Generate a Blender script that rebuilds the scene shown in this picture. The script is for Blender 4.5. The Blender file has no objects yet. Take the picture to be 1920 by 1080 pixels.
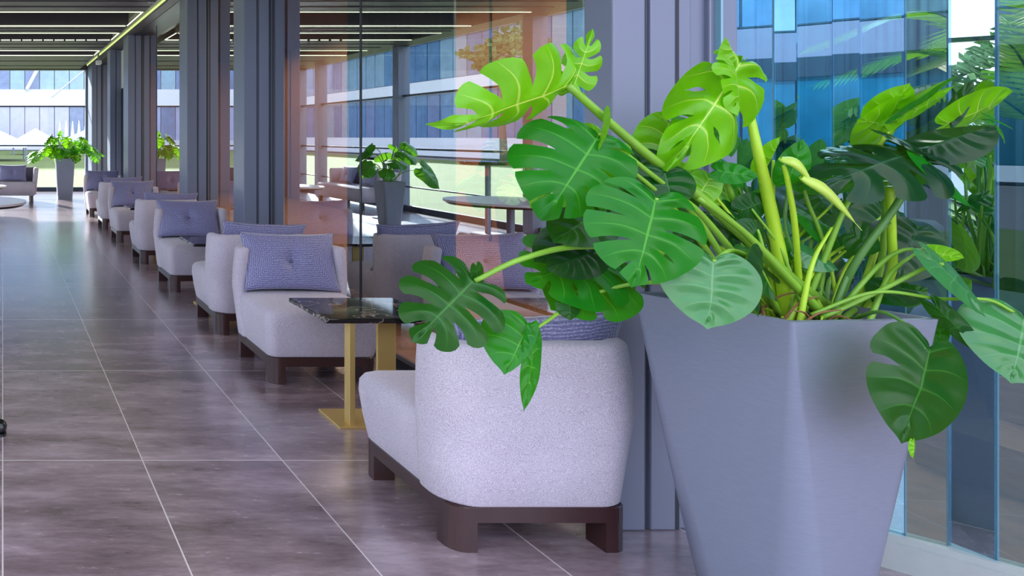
import bpy, bmesh, math, random
from mathutils import Vector, Matrix
from mathutils import noise as mnoise
C = bpy.context.scene.collection
SC = bpy.context.scene
PI = math.pi
H = 1.39            # eye height
F = 1368.0          # focal length in pixels of the 1920 wide frame
VX, VY = 5.0, 256.0 # vanishing point of the corridor

# ------------------------------------------------------------------ camera
cam = bpy.data.cameras.new('camera'); camo = bpy.data.objects.new('camera', cam); C.objects.link(camo)
camo.location = (0, 0, H); camo.rotation_euler = (PI/2, 0, 0)
cam.sensor_width = 36; cam.lens = F*36/1920
cam.shift_x = (960-VX)/1920; cam.shift_y = -(540-VY)/1920
cam.clip_start = .05; cam.clip_end = 500
SC.camera = camo

# ------------------------------------------------------------------ view, sky, sun
SC.view_settings.view_transform = 'Standard'; SC.view_settings.look = 'None'
SC.view_settings.gamma = 1; SC.view_settings.exposure = 1.22
SC.view_settings.use_curve_mapping = False
SC.cycles.max_bounces = 10; SC.cycles.transparent_max_bounces = 24
SC.cycles.glossy_bounces = 5; SC.cycles.diffuse_bounces = 4
SC.cycles.sample_clamp_indirect = 6
W = bpy.data.worlds.new('world'); SC.world = W; W.use_nodes = True
nt = W.node_tree; nt.nodes.clear()
def wn(t, **k):
    n = nt.nodes.new(t)
    for a, b in k.items(): setattr(n, a, b)
    return n
wo = wn('ShaderNodeOutputWorld'); wb = wn('ShaderNodeBackground'); wb.inputs[1].default_value = 1.5
tc = wn('ShaderNodeTexCoord'); nz = wn('ShaderNodeTexNoise'); nz.inputs['Scale'].default_value = 2.2; nz.inputs['Detail'].default_value = 8
mp = wn('ShaderNodeMapping'); mp.inputs['Scale'].default_value = (1, 1, 2.6)
cr = wn('ShaderNodeValToRGB'); cr.color_ramp.elements[0].position = .36; cr.color_ramp.elements[1].position = .58
cr.color_ramp.elements[0].color = (.42, .58, .98, 1); cr.color_ramp.elements[1].color = (.98, .96, 1.0, 1)
nt.links.new(tc.outputs['Generated'], mp.inputs[0]); nt.links.new(mp.outputs[0], nz.inputs[0])
nt.links.new(nz.outputs[0], cr.inputs[0]); nt.links.new(cr.outputs[0], wb.inputs[0]); nt.links.new(wb.outputs[0], wo.inputs[0])
sun = bpy.data.lights.new('sun', 'SUN'); sun.energy = 9.0; sun.angle = .03; sun.color = (1, .96, .92)
suno = bpy.data.objects.new('sun', sun); C.objects.link(suno)
suno.rotation_euler = Vector((.8, -2.2, -1.0)).to_track_quat('-Z', 'Y').to_euler()
def area(name, loc, sx, sy, power, col, rot=(0, 0, 0)):
    l = bpy.data.lights.new(name, 'AREA'); l.shape = 'RECTANGLE'; l.size = sx; l.size_y = sy; l.energy = power; l.color = col
    o = bpy.data.objects.new(name, l); C.objects.link(o); o.location = loc; o.rotation_euler = rot; return o
# fill lights added to brighten the room behind the glass, no fixtures
area('room_fill_deep', (4.9, 12, 3.2), 1.6, 10, 200, (1, .86, .70))
area('room_fill_near', (5.0, 5.0, 3.2), 1.6, 3.0, 170, (1, .84, .68))

# ------------------------------------------------------------------ materials
def lin(c):
    return tuple((x/255/12.92 if x/255 <= .04045 else ((x/255+.055)/1.055)**2.4) for x in c)
class Mat:
    def __init__(s, name):
        s.m = bpy.data.materials.new(name); s.m.use_nodes = True; s.t = s.m.node_tree; s.t.nodes.clear()
        s.out = s.n('ShaderNodeOutputMaterial')
    def n(s, t, **k):
        n = s.t.nodes.new(t)
        for a, b in k.items(): setattr(n, a, b)
        return n
    def l(s, a, b): s.t.links.new(a, b)
    def val(s, op, a, b=None, c=None):
        n = s.n('ShaderNodeMath', operation=op)
        for i, v in enumerate((a, b, c)):
            if v is None: continue
            if isinstance(v, (int, float)): n.inputs[i].default_value = v
            else: s.l(v, n.inputs[i])
        return n.outputs[0]
    def mix(s, f, a, b):
        n = s.n('ShaderNodeMix', data_type='RGBA')
        for i, v in ((0, f), (6, a), (7, b)):
            if isinstance(v, (int, float)): n.inputs[i].default_value = v
            elif isinstance(v, tuple): n.inputs[i].default_value = (*v[:3], 1)
            else: s.l(v, n.inputs[i])
        return n.outputs[2]
    def bsdf(s, col=None, rough=.5, metal=0, spec=.5, **k):
        b = s.n('ShaderNodeBsdfPrincipled')
        if isinstance(col, tuple): b.inputs['Base Color'].default_value = (*col[:3], 1)
        elif col is not None: s.l(col, b.inputs['Base Color'])
        if isinstance(rough, (int, float)): b.inputs['Roughness'].default_value = rough
        else: s.l(rough, b.inputs['Roughness'])
        b.inputs['Metallic'].default_value = metal; b.inputs['Specular IOR Level'].default_value = spec
        for a, v in k.items():
            b.inputs[a.replace('_', ' ')].default_value = v
        s.b = b; s.l(b.outputs[0], s.out.inputs[0]); return b
    def noise(s, scale, detail=4, vec=None, rough=.55):
        n = s.n('ShaderNodeTexNoise'); n.inputs['Scale'].default_value = scale; n.inputs['Detail'].default_value = detail
        n.inputs['Roughness'].default_value = rough
        if vec is not None: s.l(vec, n.inputs[0])
        return n.outputs[0]
    def obj(s, scale=(1, 1, 1)):
        t = s.n('ShaderNodeTexCoord'); m = s.n('ShaderNodeMapping'); m.inputs['Scale'].default_value = scale
        s.l(t.outputs['Object'], m.inputs[0]); return m.outputs[0]
    def world(s, scale=(1, 1, 1)):
        t = s.n('ShaderNodeNewGeometry'); m = s.n('ShaderNodeMapping'); m.inputs['Scale'].default_value = scale
        s.l(t.outputs['Position'], m.inputs[0]); return m.outputs[0]
    def ramp(s, f, stops):
        r = s.n('ShaderNodeValToRGB'); e = r.color_ramp.elements
        while len(e) < len(stops): e.new(.5)
        for i, (p, c) in enumerate(stops): e[i].position = p; e[i].color = (*c[:3], 1)
        s.l(f, r.inputs[0]); return r.outputs[0]
    def bump(s, h, strength=.3, dist=.01):
        b = s.n('ShaderNodeBump'); b.inputs['Strength'].default_value = strength; b.inputs['Distance'].default_value = dist
        s.l(h, b.inputs['Height']); s.l(b.outputs[0], s.b.inputs['Normal'])
def simple(name, rgb, rough=.5, metal=0, nscale=0, namt=.15, spec=.5, stretch=(1, 1, 1), bump=0):
    m = Mat(name); c = lin(rgb)
    if nscale:
        f = m.noise(nscale, 5, m.obj(stretch))
        col = m.mix(f, tuple(x*(1-namt*1.4) for x in c), tuple(min(1, x*(1+namt*1.4)) for x in c))
        m.bsdf(col, rough, metal, spec)
        if bump: m.bump(f, bump, .004)
    else: m.bsdf(c, rough, metal, spec)
    return m.m
def emit(name, rgb, s):
    m = Mat(name); e = m.n('ShaderNodeEmission'); e.inputs[0].default_value = (*lin(rgb), 1); e.inputs[1].default_value = s
    m.l(e.outputs[0], m.out.inputs[0]); return m.m
def glass(name, refl, tint, gtint=(1, 1, 1), ripple=0.0, fres=True):
    m = Mat(name)
    tr = m.n('ShaderNodeBsdfTransparent'); tr.inputs[0].default_value = (*tint, 1)
    gl = m.n('ShaderNodeBsdfGlossy'); gl.inputs['Roughness'].default_value = 0; gl.inputs['Color'].default_value = (*gtint, 1)
    mx = m.n('ShaderNodeMixShader')
    if fres:
        fr = m.n('ShaderNodeLayerWeight'); fr.inputs[0].default_value = .5
        g = m.n('ShaderNodeNewGeometry')
        f = m.val('ADD', m.val('MULTIPLY', m.val('POWER', fr.outputs['Facing'], 5), 1-refl), refl)
        m.l(m.val('MULTIPLY', f, m.val('SUBTRACT', 1.0, g.outputs['Backfacing'])), mx.inputs[0])
    else: mx.inputs[0].default_value = refl
    if ripple:
        b = m.n('ShaderNodeBump'); b.inputs['Strength'].default_value = ripple; b.inputs['Distance'].default_value = .01
        m.l(m.noise(1.0, 1, m.world((1.4, 1.4, .5))), b.inputs['Height']); m.l(b.outputs[0], gl.inputs['Normal'])
    m.l(tr.outputs[0], mx.inputs[1]); m.l(gl.outputs[0], mx.inputs[2]); m.l(mx.outputs[0], m.out.inputs[0]); return m.m

M = {}
def floor_mat():
    m = Mat('stone_floor_tiles'); g = m.n('ShaderNodeNewGeometry'); sp = m.n('ShaderNodeSeparateXYZ'); m.l(g.outputs['Position'], sp.inputs[0])
    x = m.val('DIVIDE', sp.outputs[0], .6); y = m.val('DIVIDE', m.val('SUBTRACT', sp.outputs[1], 3.133), 1.2)
    fx = m.val('FLOOR', x); fy = m.val('FLOOR', y)
    ax = m.val('ABSOLUTE', m.val('SUBTRACT', m.val('SUBTRACT', x, fx), .5)); ay = m.val('ABSOLUTE', m.val('SUBTRACT', m.val('SUBTRACT', y, fy), .5))
    gx = m.val('GREATER_THAN', ax, .5-.0026/.6); gy = m.val('GREATER_THAN', ay, .5-.0030/1.2)
    gr = m.val('MAXIMUM', gx, gy)
    cb = m.n('ShaderNodeCombineXYZ'); m.l(fx, cb.inputs[0]); m.l(fy, cb.inputs[1])
    wn_ = m.n('ShaderNodeTexWhiteNoise', noise_dimensions='3D'); m.l(cb.outputs[0], wn_.inputs[0])
    off = m.n('ShaderNodeVectorMath', operation='SCALE'); m.l(wn_.outputs['Color'], off.inputs[0]); off.inputs['Scale'].default_value = 30
    ad = m.n('ShaderNodeVectorMath', operation='ADD'); m.l(g.outputs['Position'], ad.inputs[0]); m.l(off.outputs[0], ad.inputs[1])
    ms = m.n('ShaderNodeMapping'); ms.inputs['Scale'].default_value = (.9, 3.4, 1); m.l(ad.outputs[0], ms.inputs[0])
    n1 = m.noise(2.0, 9, ms.outputs[0], .62)
    n2 = m.noise(14, 8, ms.outputs[0], .7)
    f = m.val('ADD', m.val('MULTIPLY', n1, .72), m.val('MULTIPLY', n2, .28))
    f = m.val('ADD', f, m.val('MULTIPLY', m.val('SUBTRACT', wn_.outputs['Value'], .5), .05))
    col = m.ramp(f, [(.34, lin((104, 87, 90))), (.46, lin((134, 114, 120))), (.56, lin((158, 137, 144))), (.68, lin((182, 161, 168)))])
    col = m.mix(gr, col, lin((222, 210, 208)))
    m.bsdf(col, m.val('ADD', .17, m.val('MULTIPLY', n2, .16)), 0, .75, Coat_Weight=1.0, Coat_IOR=1.95, Coat_Roughness=.20)
    m.bump(n2, .06, .003); return m.m
M['floor'] = floor_mat()
def metal_post(name, rgb, r=.42):
    m = Mat(name); f = m.noise(300, 3, m.obj())
    m.bsdf(m.mix(f, tuple(x*.93 for x in lin(rgb)), tuple(x*1.06 for x in lin(rgb))), r, .25, .5); return m.m
M['post'] = metal_post('grey_powder_coated_aluminium', (126, 132, 154))
M['post_dark'] = metal_post('dark_gasket_metal', (44, 48, 60))
M['ceil'] = metal_post('dark_taupe_louvre_aluminium', (74, 68, 78), .5)
M['ceil_light'] = metal_post('pale_ceiling_channel', (150, 150, 140), .5)
M['led'] = emit('led_strip_light', (240, 250, 205), 1.5)
M['led_lime'] = emit('lime_cove_light', (206, 224, 140), .55)
M['clear'] = glass('clear_glass', .02, (.93, .97, .97))
M['coated'] = glass('coated_reflective_glass', .58, (.84, .80, .76), (.88, .95, 1.0), .02)
M['coated_blue'] = glass('blue_reflective_glass', .50, (.42, .66, .76), (.44, .76, .95), .02)
M['coated_dim'] = glass('dark_tinted_glass', .12, (.58, .66, .68), (.50, .80, .98), .02)
M['mirror_pane'] = glass('bright_mirror_glass', .80, (.50, .74, .84), (.70, .90, 1.0), .02)
M['edge_glass'] = simple('polished_glass_edge', (120, 168, 190), .15)
M['wood_wall'] = simple('orange_brown_wood_veneer', (160, 112, 72), .5, 0, 5, .25, stretch=(1, 1, 6))
M['wood_dark'] = simple('dark_walnut_stain', (58, 34, 34), .32, 0, 14, .25, stretch=(1, 1, .2))
M['carpet'] = simple('brown_carpet', (134, 94, 60), .95, 0, 9, .4, bump=.4)
M['curtain'] = simple('dark_teal_curtain', (38, 62, 76), .8, 0, 20, .2, stretch=(4, 4, .1))
M['curtain_teal'] = simple('deep_teal_curtain', (24, 74, 96), .8, 0, 20, .25, stretch=(4, 4, .1))
M['room_ceiling'] = simple('dark_room_ceiling', (70, 56, 48), .8)
M['white'] = simple('white_render', (232, 230, 236), .8)
M['pale_concrete'] = simple('pale_concrete', (200, 200, 210), .85, 0, 2, .08)
M['paving'] = simple('grey_brown_paving', (112, 104, 106), .8, 0, 2, .1)
M['lilacwin'] = simple('pale_lilac_window', (172, 174, 208), .15, .2, 1.5, .15, spec=1)
M['grey_panel'] = simple('grey_cladding_panel', (158, 158, 180), .6, 0, 3, .08)
M['slate_panel'] = simple('slate_grey_cladding', (116, 116, 140), .6, 0, 3, .08)
M['tent'] = simple('white_canopy_cloth', (240, 240, 245), .8)
M['bluewin'] = simple('blue_tinted_window', (88, 128, 164), .08, .3, 1.5, .35, spec=1)
M['tealwin'] = simple('teal_tinted_window', (8, 92, 122), .08, .3, 1.2, .35, spec=1)
M['greywin'] = simple('grey_blue_window', (112, 128, 164), .15, .2, 1.5, .3, spec=1)
M['greenwin'] = simple('pale_green_window', (140, 168, 182), .15, .2, 1.5, .2, spec=1)
M['darkmetal'] = simple('dark_window_metal', (52, 58, 74), .4, .5)
M['gold'] = simple('brushed_brass', (214, 182, 112), .42, .6, 60, .06, stretch=(30, 30, .6))
M['button'] = simple('covered_button', (96, 92, 124), .6)
M['soil'] = simple('dark_soil', (52, 40, 30), .95, 0, 30, .5, bump=.8)
M['grass'] = simple('mown_grass', (86, 100, 40), .95, 0, 1.6, .22)
M['foliage'] = simple('tree_foliage', (86, 118, 66), .9, 0, 3, .5)
M['bark'] = simple('grey_bark', (110, 98, 90), .9, 0, 8, .3)
M['white_top'] = simple('white_table_top', (226, 216, 218), .22)
M['black'] = simple('black_plastic', (20, 20, 24), .2)
M['teal_fabric'] = simple('teal_upholstery', (40, 74, 96), .85, 0, 60, .2)
M['dark_fabric'] = simple('charcoal_upholstery', (92, 86, 98), .9, 0, 60, .2)
M['kerb'] = simple('pale_grey_kerb_metal', (176, 182, 180), .4, .1, 30, .05)
def fabric():
    m = Mat('lilac_grey_wool_upholstery'); v = m.obj()
    f = m.noise(420, 3, v, .8); g = m.noise(3, 3, v)
    col = m.ramp(m.val('ADD', m.val('MULTIPLY', f, .9), m.val('MULTIPLY', g, .1)), [(.36, lin((138, 126, 140))), (.5, lin((196, 185, 199))), (.64, lin((228, 220, 232)))])
    m.bsdf(col, .95, 0, .25, Sheen_Weight=.25); m.bump(f, .35, .002); return m.m
M['fabric'] = fabric()
def cushion_mat():
    m = Mat('ribbed_lilac_blue_silk'); uv = m.n('ShaderNodeUVMap'); sp = m.n('ShaderNodeSeparateXYZ'); m.l(uv.outputs[0], sp.inputs[0])
    ng = m.noise(9, 3, uv.outputs[0])
    ax = m.val('MULTIPLY', m.val('ABSOLUTE', m.val('SUBTRACT', sp.outputs[0], .5)), 1.6)
    ay = m.val('ABSOLUTE', m.val('SUBTRACT', sp.outputs[1], .5))
    d = m.val('ADD', m.val('MAXIMUM', m.val('SUBTRACT', ax, .30), ay), m.val('MULTIPLY', ng, .05))
    s = m.val('SINE', m.val('MULTIPLY', d, 2*PI*30))
    s2 = m.noise(70, 3, uv.outputs[0])
    f = m.val('ADD', m.val('MULTIPLY', s, .15), s2)
    col = m.ramp(f, [(.25, lin((84, 84, 124))), (.55, lin((130, 128, 172))), (.8, lin((184, 180, 218)))])
    m.bsdf(col, .42, 0, .5, Sheen_Weight=.4); m.bump(f, .5, .003); return m.m
M['cushion'] = cushion_mat()
def marble():
    m = Mat('dark_veined_marble'); v = m.obj(); w = m.noise(4, 4, v, .55)
    k = m.val('ABSOLUTE', m.val('SUBTRACT', w, .5))
    col = m.ramp(k, [(0, lin((200, 180, 170))), (.006, lin((60, 48, 46))), (.03, lin((22, 18, 22))), (.2, lin((30, 24, 27)))])
    m.bsdf(col, .05, 0, .5); return m.m
M['marble'] = marble()
def planter_mat():
    m = Mat('brushed_steel_grey_planter'); f = m.noise(60, 5, m.obj((.5, .5, 6)))
    m.bsdf(m.mix(f, lin((116, 122, 142)), lin((134, 140, 160))), m.val('ADD', .36, m.val('MULTIPLY', f, .08)), .15, .5); return m.m
M['planter'] = planter_mat()
def leaf_mat(name, face, back, vein, gloss=.3, spec=.5):
    m = Mat(name); uv = m.n('ShaderNodeUVMap'); sp = m.n('ShaderNodeSeparateXYZ'); m.l(uv.outputs[0], sp.inputs[0])
    av = m.val('ABSOLUTE', m.val('SUBTRACT', m.val('FRACT', sp.outputs[0]), .5))
    mask = m.val('LESS_THAN', av, m.val('MULTIPLY', m.val('SUBTRACT', 1.0, sp.outputs[1]), .055))
    mid = m.val('LESS_THAN', sp.outputs[1], .020)
    mk = m.val('MAXIMUM', m.val('MULTIPLY', mask, .55), mid)
    n = m.noise(14, 4, m.obj())
    g = m.n('ShaderNodeNewGeometry')
    c = m.mix(n, tuple(x*.78 for x in lin(face)), tuple(x*1.2 for x in lin(face)))
    c = m.mix(g.outputs['Backfacing'], c, lin(back))
    c = m.mix(mk, c, lin(vein))
    b = m.bsdf(c, gloss, 0, spec)
    m.bump(m.val('ADD', m.val('MULTIPLY', m.val('SUBTRACT', 1.0, m.val('MULTIPLY', av, 2)), .6), m.val('MULTIPLY', n, .3)), .25, .006)
    tl = m.n('ShaderNodeBsdfTranslucent'); m.l(m.mix(.5, c, lin((150, 220, 20))), tl.inputs[0])
    mx = m.n('ShaderNodeMixShader'); mx.inputs[0].default_value = .34
    m.l(b.outputs[0], mx.inputs[1]); m.l(tl.outputs[0], mx.inputs[2]); m.l(mx.outputs[0], m.out.inputs[0]); return m.m
M['leaf_dark'] = leaf_mat('dark_green_leaf', (12, 78, 26), (70, 130, 50), (54, 124, 46), .26, .3)
M['leaf_mid'] = leaf_mat('fresh_green_leaf', (20, 124, 24), (110, 180, 40), (84, 172, 50), .28, .3)
M['leaf_lime'] = leaf_mat('lime_green_leaf', (116, 196, 10), (150, 208, 30), (215, 240, 110), .3)
M['leaf_pale'] = leaf_mat('glossy_pale_green_leaf', (66, 140, 78), (110, 170, 90), (104, 168, 104), .22, .7)
M['leaf_deep'] = leaf_mat('deep_blue_green_leaf', (14, 58, 34), (50, 100, 50), (40, 92, 54), .24, .35)
M['stem'] = simple('green_stem', (122, 172, 50), .4, 0, 12, .2, stretch=(1, 1, .3))
M['stem_lime'] = simple('lime_stem', (166, 206, 44), .4, 0, 12, .15, stretch=(1, 1, .3))
M['stem_dark'] = simple('dark_green_stem', (74, 122, 52), .4, 0, 12, .2)
M['root'] = simple('brown_aerial_root', (128, 92, 56), .8, 0, 20, .3)

# ------------------------------------------------------------------ mesh helpers
def obj(name, bm, mat, parent=None, smooth=False):
    me = bpy.data.meshes.new(name); bm.to_mesh(me); bm.free()
    me.materials.append(M[mat] if isinstance(mat, str) else mat)
    if smooth:
        me.polygons.foreach_set('use_smooth', [True]*len(me.polygons))
    o = bpy.data.objects.new(name, me); C.objects.link(o)
    if parent: o.parent = parent
    return o
def struct(name, bm, mat, parent=None, smooth=False, kind='structure'):
    o = obj(name, bm, mat, parent, smooth)
    if not parent: o['kind'] = kind
    return o
def empty(name, loc=(0, 0, 0), rz=0, label=None, cat=None, group=None, kind=None):
    o = bpy.data.objects.new(name, None); o.empty_display_size = .1; C.objects.link(o); o.location = loc; o.rotation_euler = (0, 0, rz)
    return tag(o, label, cat, group, kind)
def tag(o, label=None, cat=None, group=None, kind=None):
    if label: o['label'] = label
    if cat: o['category'] = cat
    if group: o['group'] = group
    if kind: o['kind'] = kind
    return o
def kids(o): return [x for x in bpy.data.objects if x.parent == o]
def copy_tree(o, parent=None):
    c = o.copy(); C.objects.link(c)
    if parent: c.parent = parent
    for ch in kids(o): copy_tree(ch, c)
    return c
def box(bm, x0, x1, y0, y1, z0, z1, bev=0, seg=2):
    vs = [bm.verts.new((x, y, z)) for z in (z0, z1) for y in (y0, y1) for x in (x0, x1)]
    fs = [(0, 2, 3, 1), (4, 5, 7, 6), (0, 1, 5, 4), (2, 6, 7, 3), (0, 4, 6, 2), (1, 3, 7, 5)]
    faces = [bm.faces.new([vs[i] for i in f]) for f in fs]
    if bev:
        es = list({e for f in faces for e in f.edges})
        bmesh.ops.bevel(bm, geom=es, offset=bev, segments=seg, affect='EDGES', profile=.5)
    return bm
def nb(*a, **k): return box(bmesh.new(), *a, **k)
def prism(bm, pts, z0, z1, bev=0):
    a = [bm.verts.new((x, y, z0)) for x, y in pts]; b = [bm.verts.new((x, y, z1)) for x, y in pts]
    n = len(pts); bm.faces.new(a[::-1]); bm.faces.new(b)
    for i in range(n): bm.faces.new((a[i], a[(i+1) % n], b[(i+1) % n], b[i]))
    return bm
def cyl(bm, x, y, z0, z1, r0, r1=None, n=28):
    r1 = r0 if r1 is None else r1
    loft(bm, [[(x+r*math.cos(2*PI*i/n), y+r*math.sin(2*PI*i/n), z) for i in range(n)] for r, z in ((r0, z0), (r1, z1))]); return bm
def loft(bm, rings, cap=True, closed=True):
    vr = [[bm.verts.new(p) for p in r] for r in rings]; n = len(vr[0])
    for a, b in zip(vr, vr[1:]):
        for i in range(n if closed else n-1): bm.faces.new((a[i], a[(i+1) % n], b[(i+1) % n], b[i]))
    if cap: bm.faces.new(vr[0][::-1]); bm.faces.new(vr[-1])
    return bm
def cat(pts, n=8):
    P = [Vector(p) for p in pts]; P = [P[0]*2-P[1]]+P+[P[-1]*2-P[-2]]; out = []
    for i in range(1, len(P)-2):
        for k in range(n):
            t = k/n; a, b, c, d = P[i-1:i+3]
            out.append(.5*((2*b)+(c-a)*t+(2*a-5*b+4*c-d)*t*t+(3*b-a-3*c+d)*t**3))
    out.append(P[-2]); return out
def tube(bm, pts, r0, r1, n=9, flat=1.0):
    up = Vector((0, 0, 1)); rings = []; m = len(pts)
    prev = None
    for i, p in enumerate(pts):
        t = (pts[min(i+1, m-1)]-pts[max(i-1, 0)]).normalized()
        if prev is None:
            prev = t.orthogonal().normalized()
        a = (prev - t*prev.dot(t)).normalized(); prev = a; b = t.cross(a)
        r = r0+(r1-r0)*i/(m-1)
        rings.append([p+a*math.cos(2*PI*k/n)*r+b*math.sin(2*PI*k/n)*r*flat for k in range(n)])
    return loft(bm, rings)
def at(px, py, Y): return Vector(((px-VX)*Y/F, Y, H-(py-VY)*Y/F))

# ================================================================== STRUCTURE
XL, XW, YE, ZC = -2.8, 2.40, 18.6, 3.10
bm = nb(XL-.3, 3.6, -6, YE+.25, -.06, 0); struct('floor', bm, 'floor')
# room behind the glass: carpet, wood wall, ceiling
bm = bmesh.new(); prism(bm, [(3.62, -1.0), (9, -1.0), (9, YE+.2), (2.5, YE+.2), (2.5, 2.85), (3.05, 2.5), (3.35, 2.15), (3.62, 1.2)], .0, .012); struct('floor.001', bm, 'carpet')
bm = nb(6.4, 6.6, -1, YE+.2, 0, 3.4)
struct('wall_right', bm, 'wood_wall')
for k, y in enumerate((3.0, 6.1, 9.55, 13.0, 16.2)):
    struct('trim_%d' % (20+k), nb(6.385, 6.40, y, y+.03, 0, 3.4), 'post_dark')
struct('ceiling_room', nb(2.52, 6.4, 2.8, YE+.2, 3.3, 3.4), 'room_ceiling').name = 'ceiling.001'
struct('ceiling_room', nb(3.6, 6.4, -1.0, 2.8, 3.3, 3.4), 'room_ceiling').name = 'ceiling.002'
struct('wall_back', nb(2.5, 6.6, YE+.2, YE+.3, 0, 3.4), 'wood_wall')

# ---- facade posts between the glass panes
def post(y0, y1, n):
    bm = bmesh.new()
    x0, x1 = 2.15, 2.52
    d = y1-y0
    box(bm, x0, x0+.115, y0, y1, 0, 3.3, .006)
    box(bm, x0+.10, x0+.150, y0+.018, y1-.018, 0, 3.3)
    box(bm, x0+.135, x0+.225, y0+.004, y1-.004, 0, 3.3, .005)
    box(bm, x0+.215, x0+.255, y0+.035, y1-.03, 0, 3.3)
    box(bm, x0+.245, x0+.29, y0+.016, y1-.016, 0, 3.3, .004)
    box(bm, x0+.28, x0+.365, y0+.03, y1-.03, 0, 3.3, .004)
    return struct('trim_%d' % n, bm, 'post')
for k, (a, b) in enumerate(((2.57, 2.70), (6.50, 6.80), (8.50, 8.88), (12.5, 13.0), (14.6, 15.0), (17.6, 18.4))):
    post(a, b, k+1)
    # dark gaskets in the recess of each post
    struct('trim_%d' % (k+30), nb(2.265, 2.275, a+.010, a+.02, 0, 3.3), 'post_dark')
    struct('trim_%d' % (k+40), nb(2.372, 2.392, a+.010, a+.036, 0, 3.3), 'post_dark')
# dark entrance leaf and pale blind panel in the narrow bay
struct('door_1', nb(2.38, 2.43, 13.0, 14.6, 0, 2.35), 'post_dark')
struct('trim_9', nb(2.37, 2.43, 13.0, 14.6, 2.35, 3.1), 'white')
# ---- glass panes of the right facade
wi = 1
for a, b in ((2.70, 4.88), (4.90, 6.50), (6.80, 8.50), (8.88, 11.38), (11.40, 12.5), (15.0, 17.6)):
    w = struct('window_%d' % wi, nb(XW, XW+.012, a, b, .05, 3.12), 'coated'); wi += 1
    obj('bottom_rail', nb(XW-.02, XW+.04, a, b, 0, .05), 'post_dark', w)
struct('trim_10', nb(2.26, 2.46, 2.6, YE, 3.12, 3.4), 'post_dark')
struct('trim_11', nb(XW-.004, XW+.016, 4.88, 4.90, .05, 3.12), 'post_dark')
struct('trim_12', nb(XW-.004, XW+.016, 11.38, 11.40, .05, 3.12), 'post_dark')

# ---- left glass wall and end glass wall, clear
def glazed(n, x0, x1, y0, y1):
    along_x = abs(x1-x0) > abs(y1-y0)
    if along_x: g = nb(x0, x1, y0, y0+.01, .08, ZC)
    else: g = nb(x0, x0+.01, y0, y1, .08, ZC)
    w = struct('window_%d' % n, g, 'clear')
    for z, h in ((.0, .10), (.44, .02), (1.14, .035), (2.14, .035)):
        if z == .44 and along_x: continue
        b = nb(x0, x1, y0-.03, y0+.04, z, z+h) if along_x else nb(x0-.03, x0+.04, y0, y1, z, z+h)
        obj('glazing_bar', b, 'darkmetal', w)
ys = [-.1, 3.4, 6.9, 10.4, 13.9, 17.4, YE]
for k in range(6):
    glazed(10+k, XL, XL, ys[k]+(.1 if k else 0), ys[k+1]-.1)
    struct('trim_%d' % (50+k), nb(XL-.1, XL+.12, ys[k]-.1, ys[k]+.1, 0, ZC, .005), 'post')
struct('trim_56', nb(XL-.1, XL+.12, YE-.12, YE+.12, 0, ZC, .005), 'post')
glazed(16, XL+.12, 2.2, YE, YE)
struct('trim_57', nb(XL-.1, 2.5, YE-.12, YE+.12, ZC-.02, 3.45), 'ceil')
struct('trim_58', nb(2.10, 2.5, YE-.10, YE+.1, 0, ZC, .004), 'post')

# ---- pergola ceiling: dark slab bays with lit recesses
cells = [(3.4, 5.6), (6.2, 8.8), (10.0, 11.3), (12.05, 12.95), (14.5, 15.4)]
X0c, X1c = -2.45, 1.93
bm = bmesh.new()
edges = [1.2]+[v for c in cells for v in c]+[YE+.1]
for i in range(0, len(edges), 2):
    box(bm, XL-.1, X1c+.02, edges[i], edges[i+1], ZC, ZC+.34)
    for q in range(1, 3):   # shallow joints of the closed louvre blades
        yy = edges[i]+(edges[i+1]-edges[i])*q/3
        box(bm, X0c, X1c, yy-.012, yy+.012, ZC-.012, ZC)
for a, b in cells:
    box(bm, XL-.1, X0c, a, b, ZC, ZC+.34)
box(bm, XL-.1, 2.6, 1.2, YE+.1, ZC+.34, ZC+.40)
ceiling = struct('ceiling', bm, 'ceil')
bm = bmesh.new()
for a, b in cells:
    n = max(3, int((b-a)/.22))
    for q in range(n):
        y = a+(b-a)*(q+.5)/n
        box(bm, X0c, X1c, y-.085, y+.085, ZC+.20, ZC+.225)
obj('louvre_blades', bm, 'ceil', ceiling)
obj('side_channel', nb(X1c+.02, 2.12, 2.3, YE, ZC+.10, ZC+.34), 'ceil_light', ceiling)
obj('side_channel', nb(2.12, 2.30, 2.3, YE, ZC+.03, ZC+.34), 'ceil', ceiling)
for a, b in cells:
    for bb in (nb(X0c, X1c-.03, b-.012, b, ZC-.003, ZC+.007), nb(X0c, X1c-.03, a, a+.02, ZC-.006, ZC+.006), nb(X1c-.010, X1c, a+.02, b-.02, ZC-.003, ZC+.008)):
        obj('light_strip', bb, 'led', ceiling)
obj('light_strip', nb(2.112, 2.12, 2.4, YE-.3, ZC+.060, ZC+.095), 'led_lime', ceiling)
# row of small clips on one lit bar
for k in range(16):
    obj('clip', nb(-1.2+k*.19, -1.17+k*.19, 12.90, 12.94, ZC-.03, ZC+.02), 'post_dark', ceiling)
# sensor bracket under the ceiling corner
sb = empty('security_camera', (2.02, 15.4, 2.95), 0, 'small white sensor fixed high where ceiling meets facade', 'sensor')
obj('housing', nb(-.05, .06, -.09, .09, -.04, .04, .012), 'white', sb); obj('bracket', nb(-.015, .015, -.02, .02, .04, .20), 'post', sb)

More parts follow.
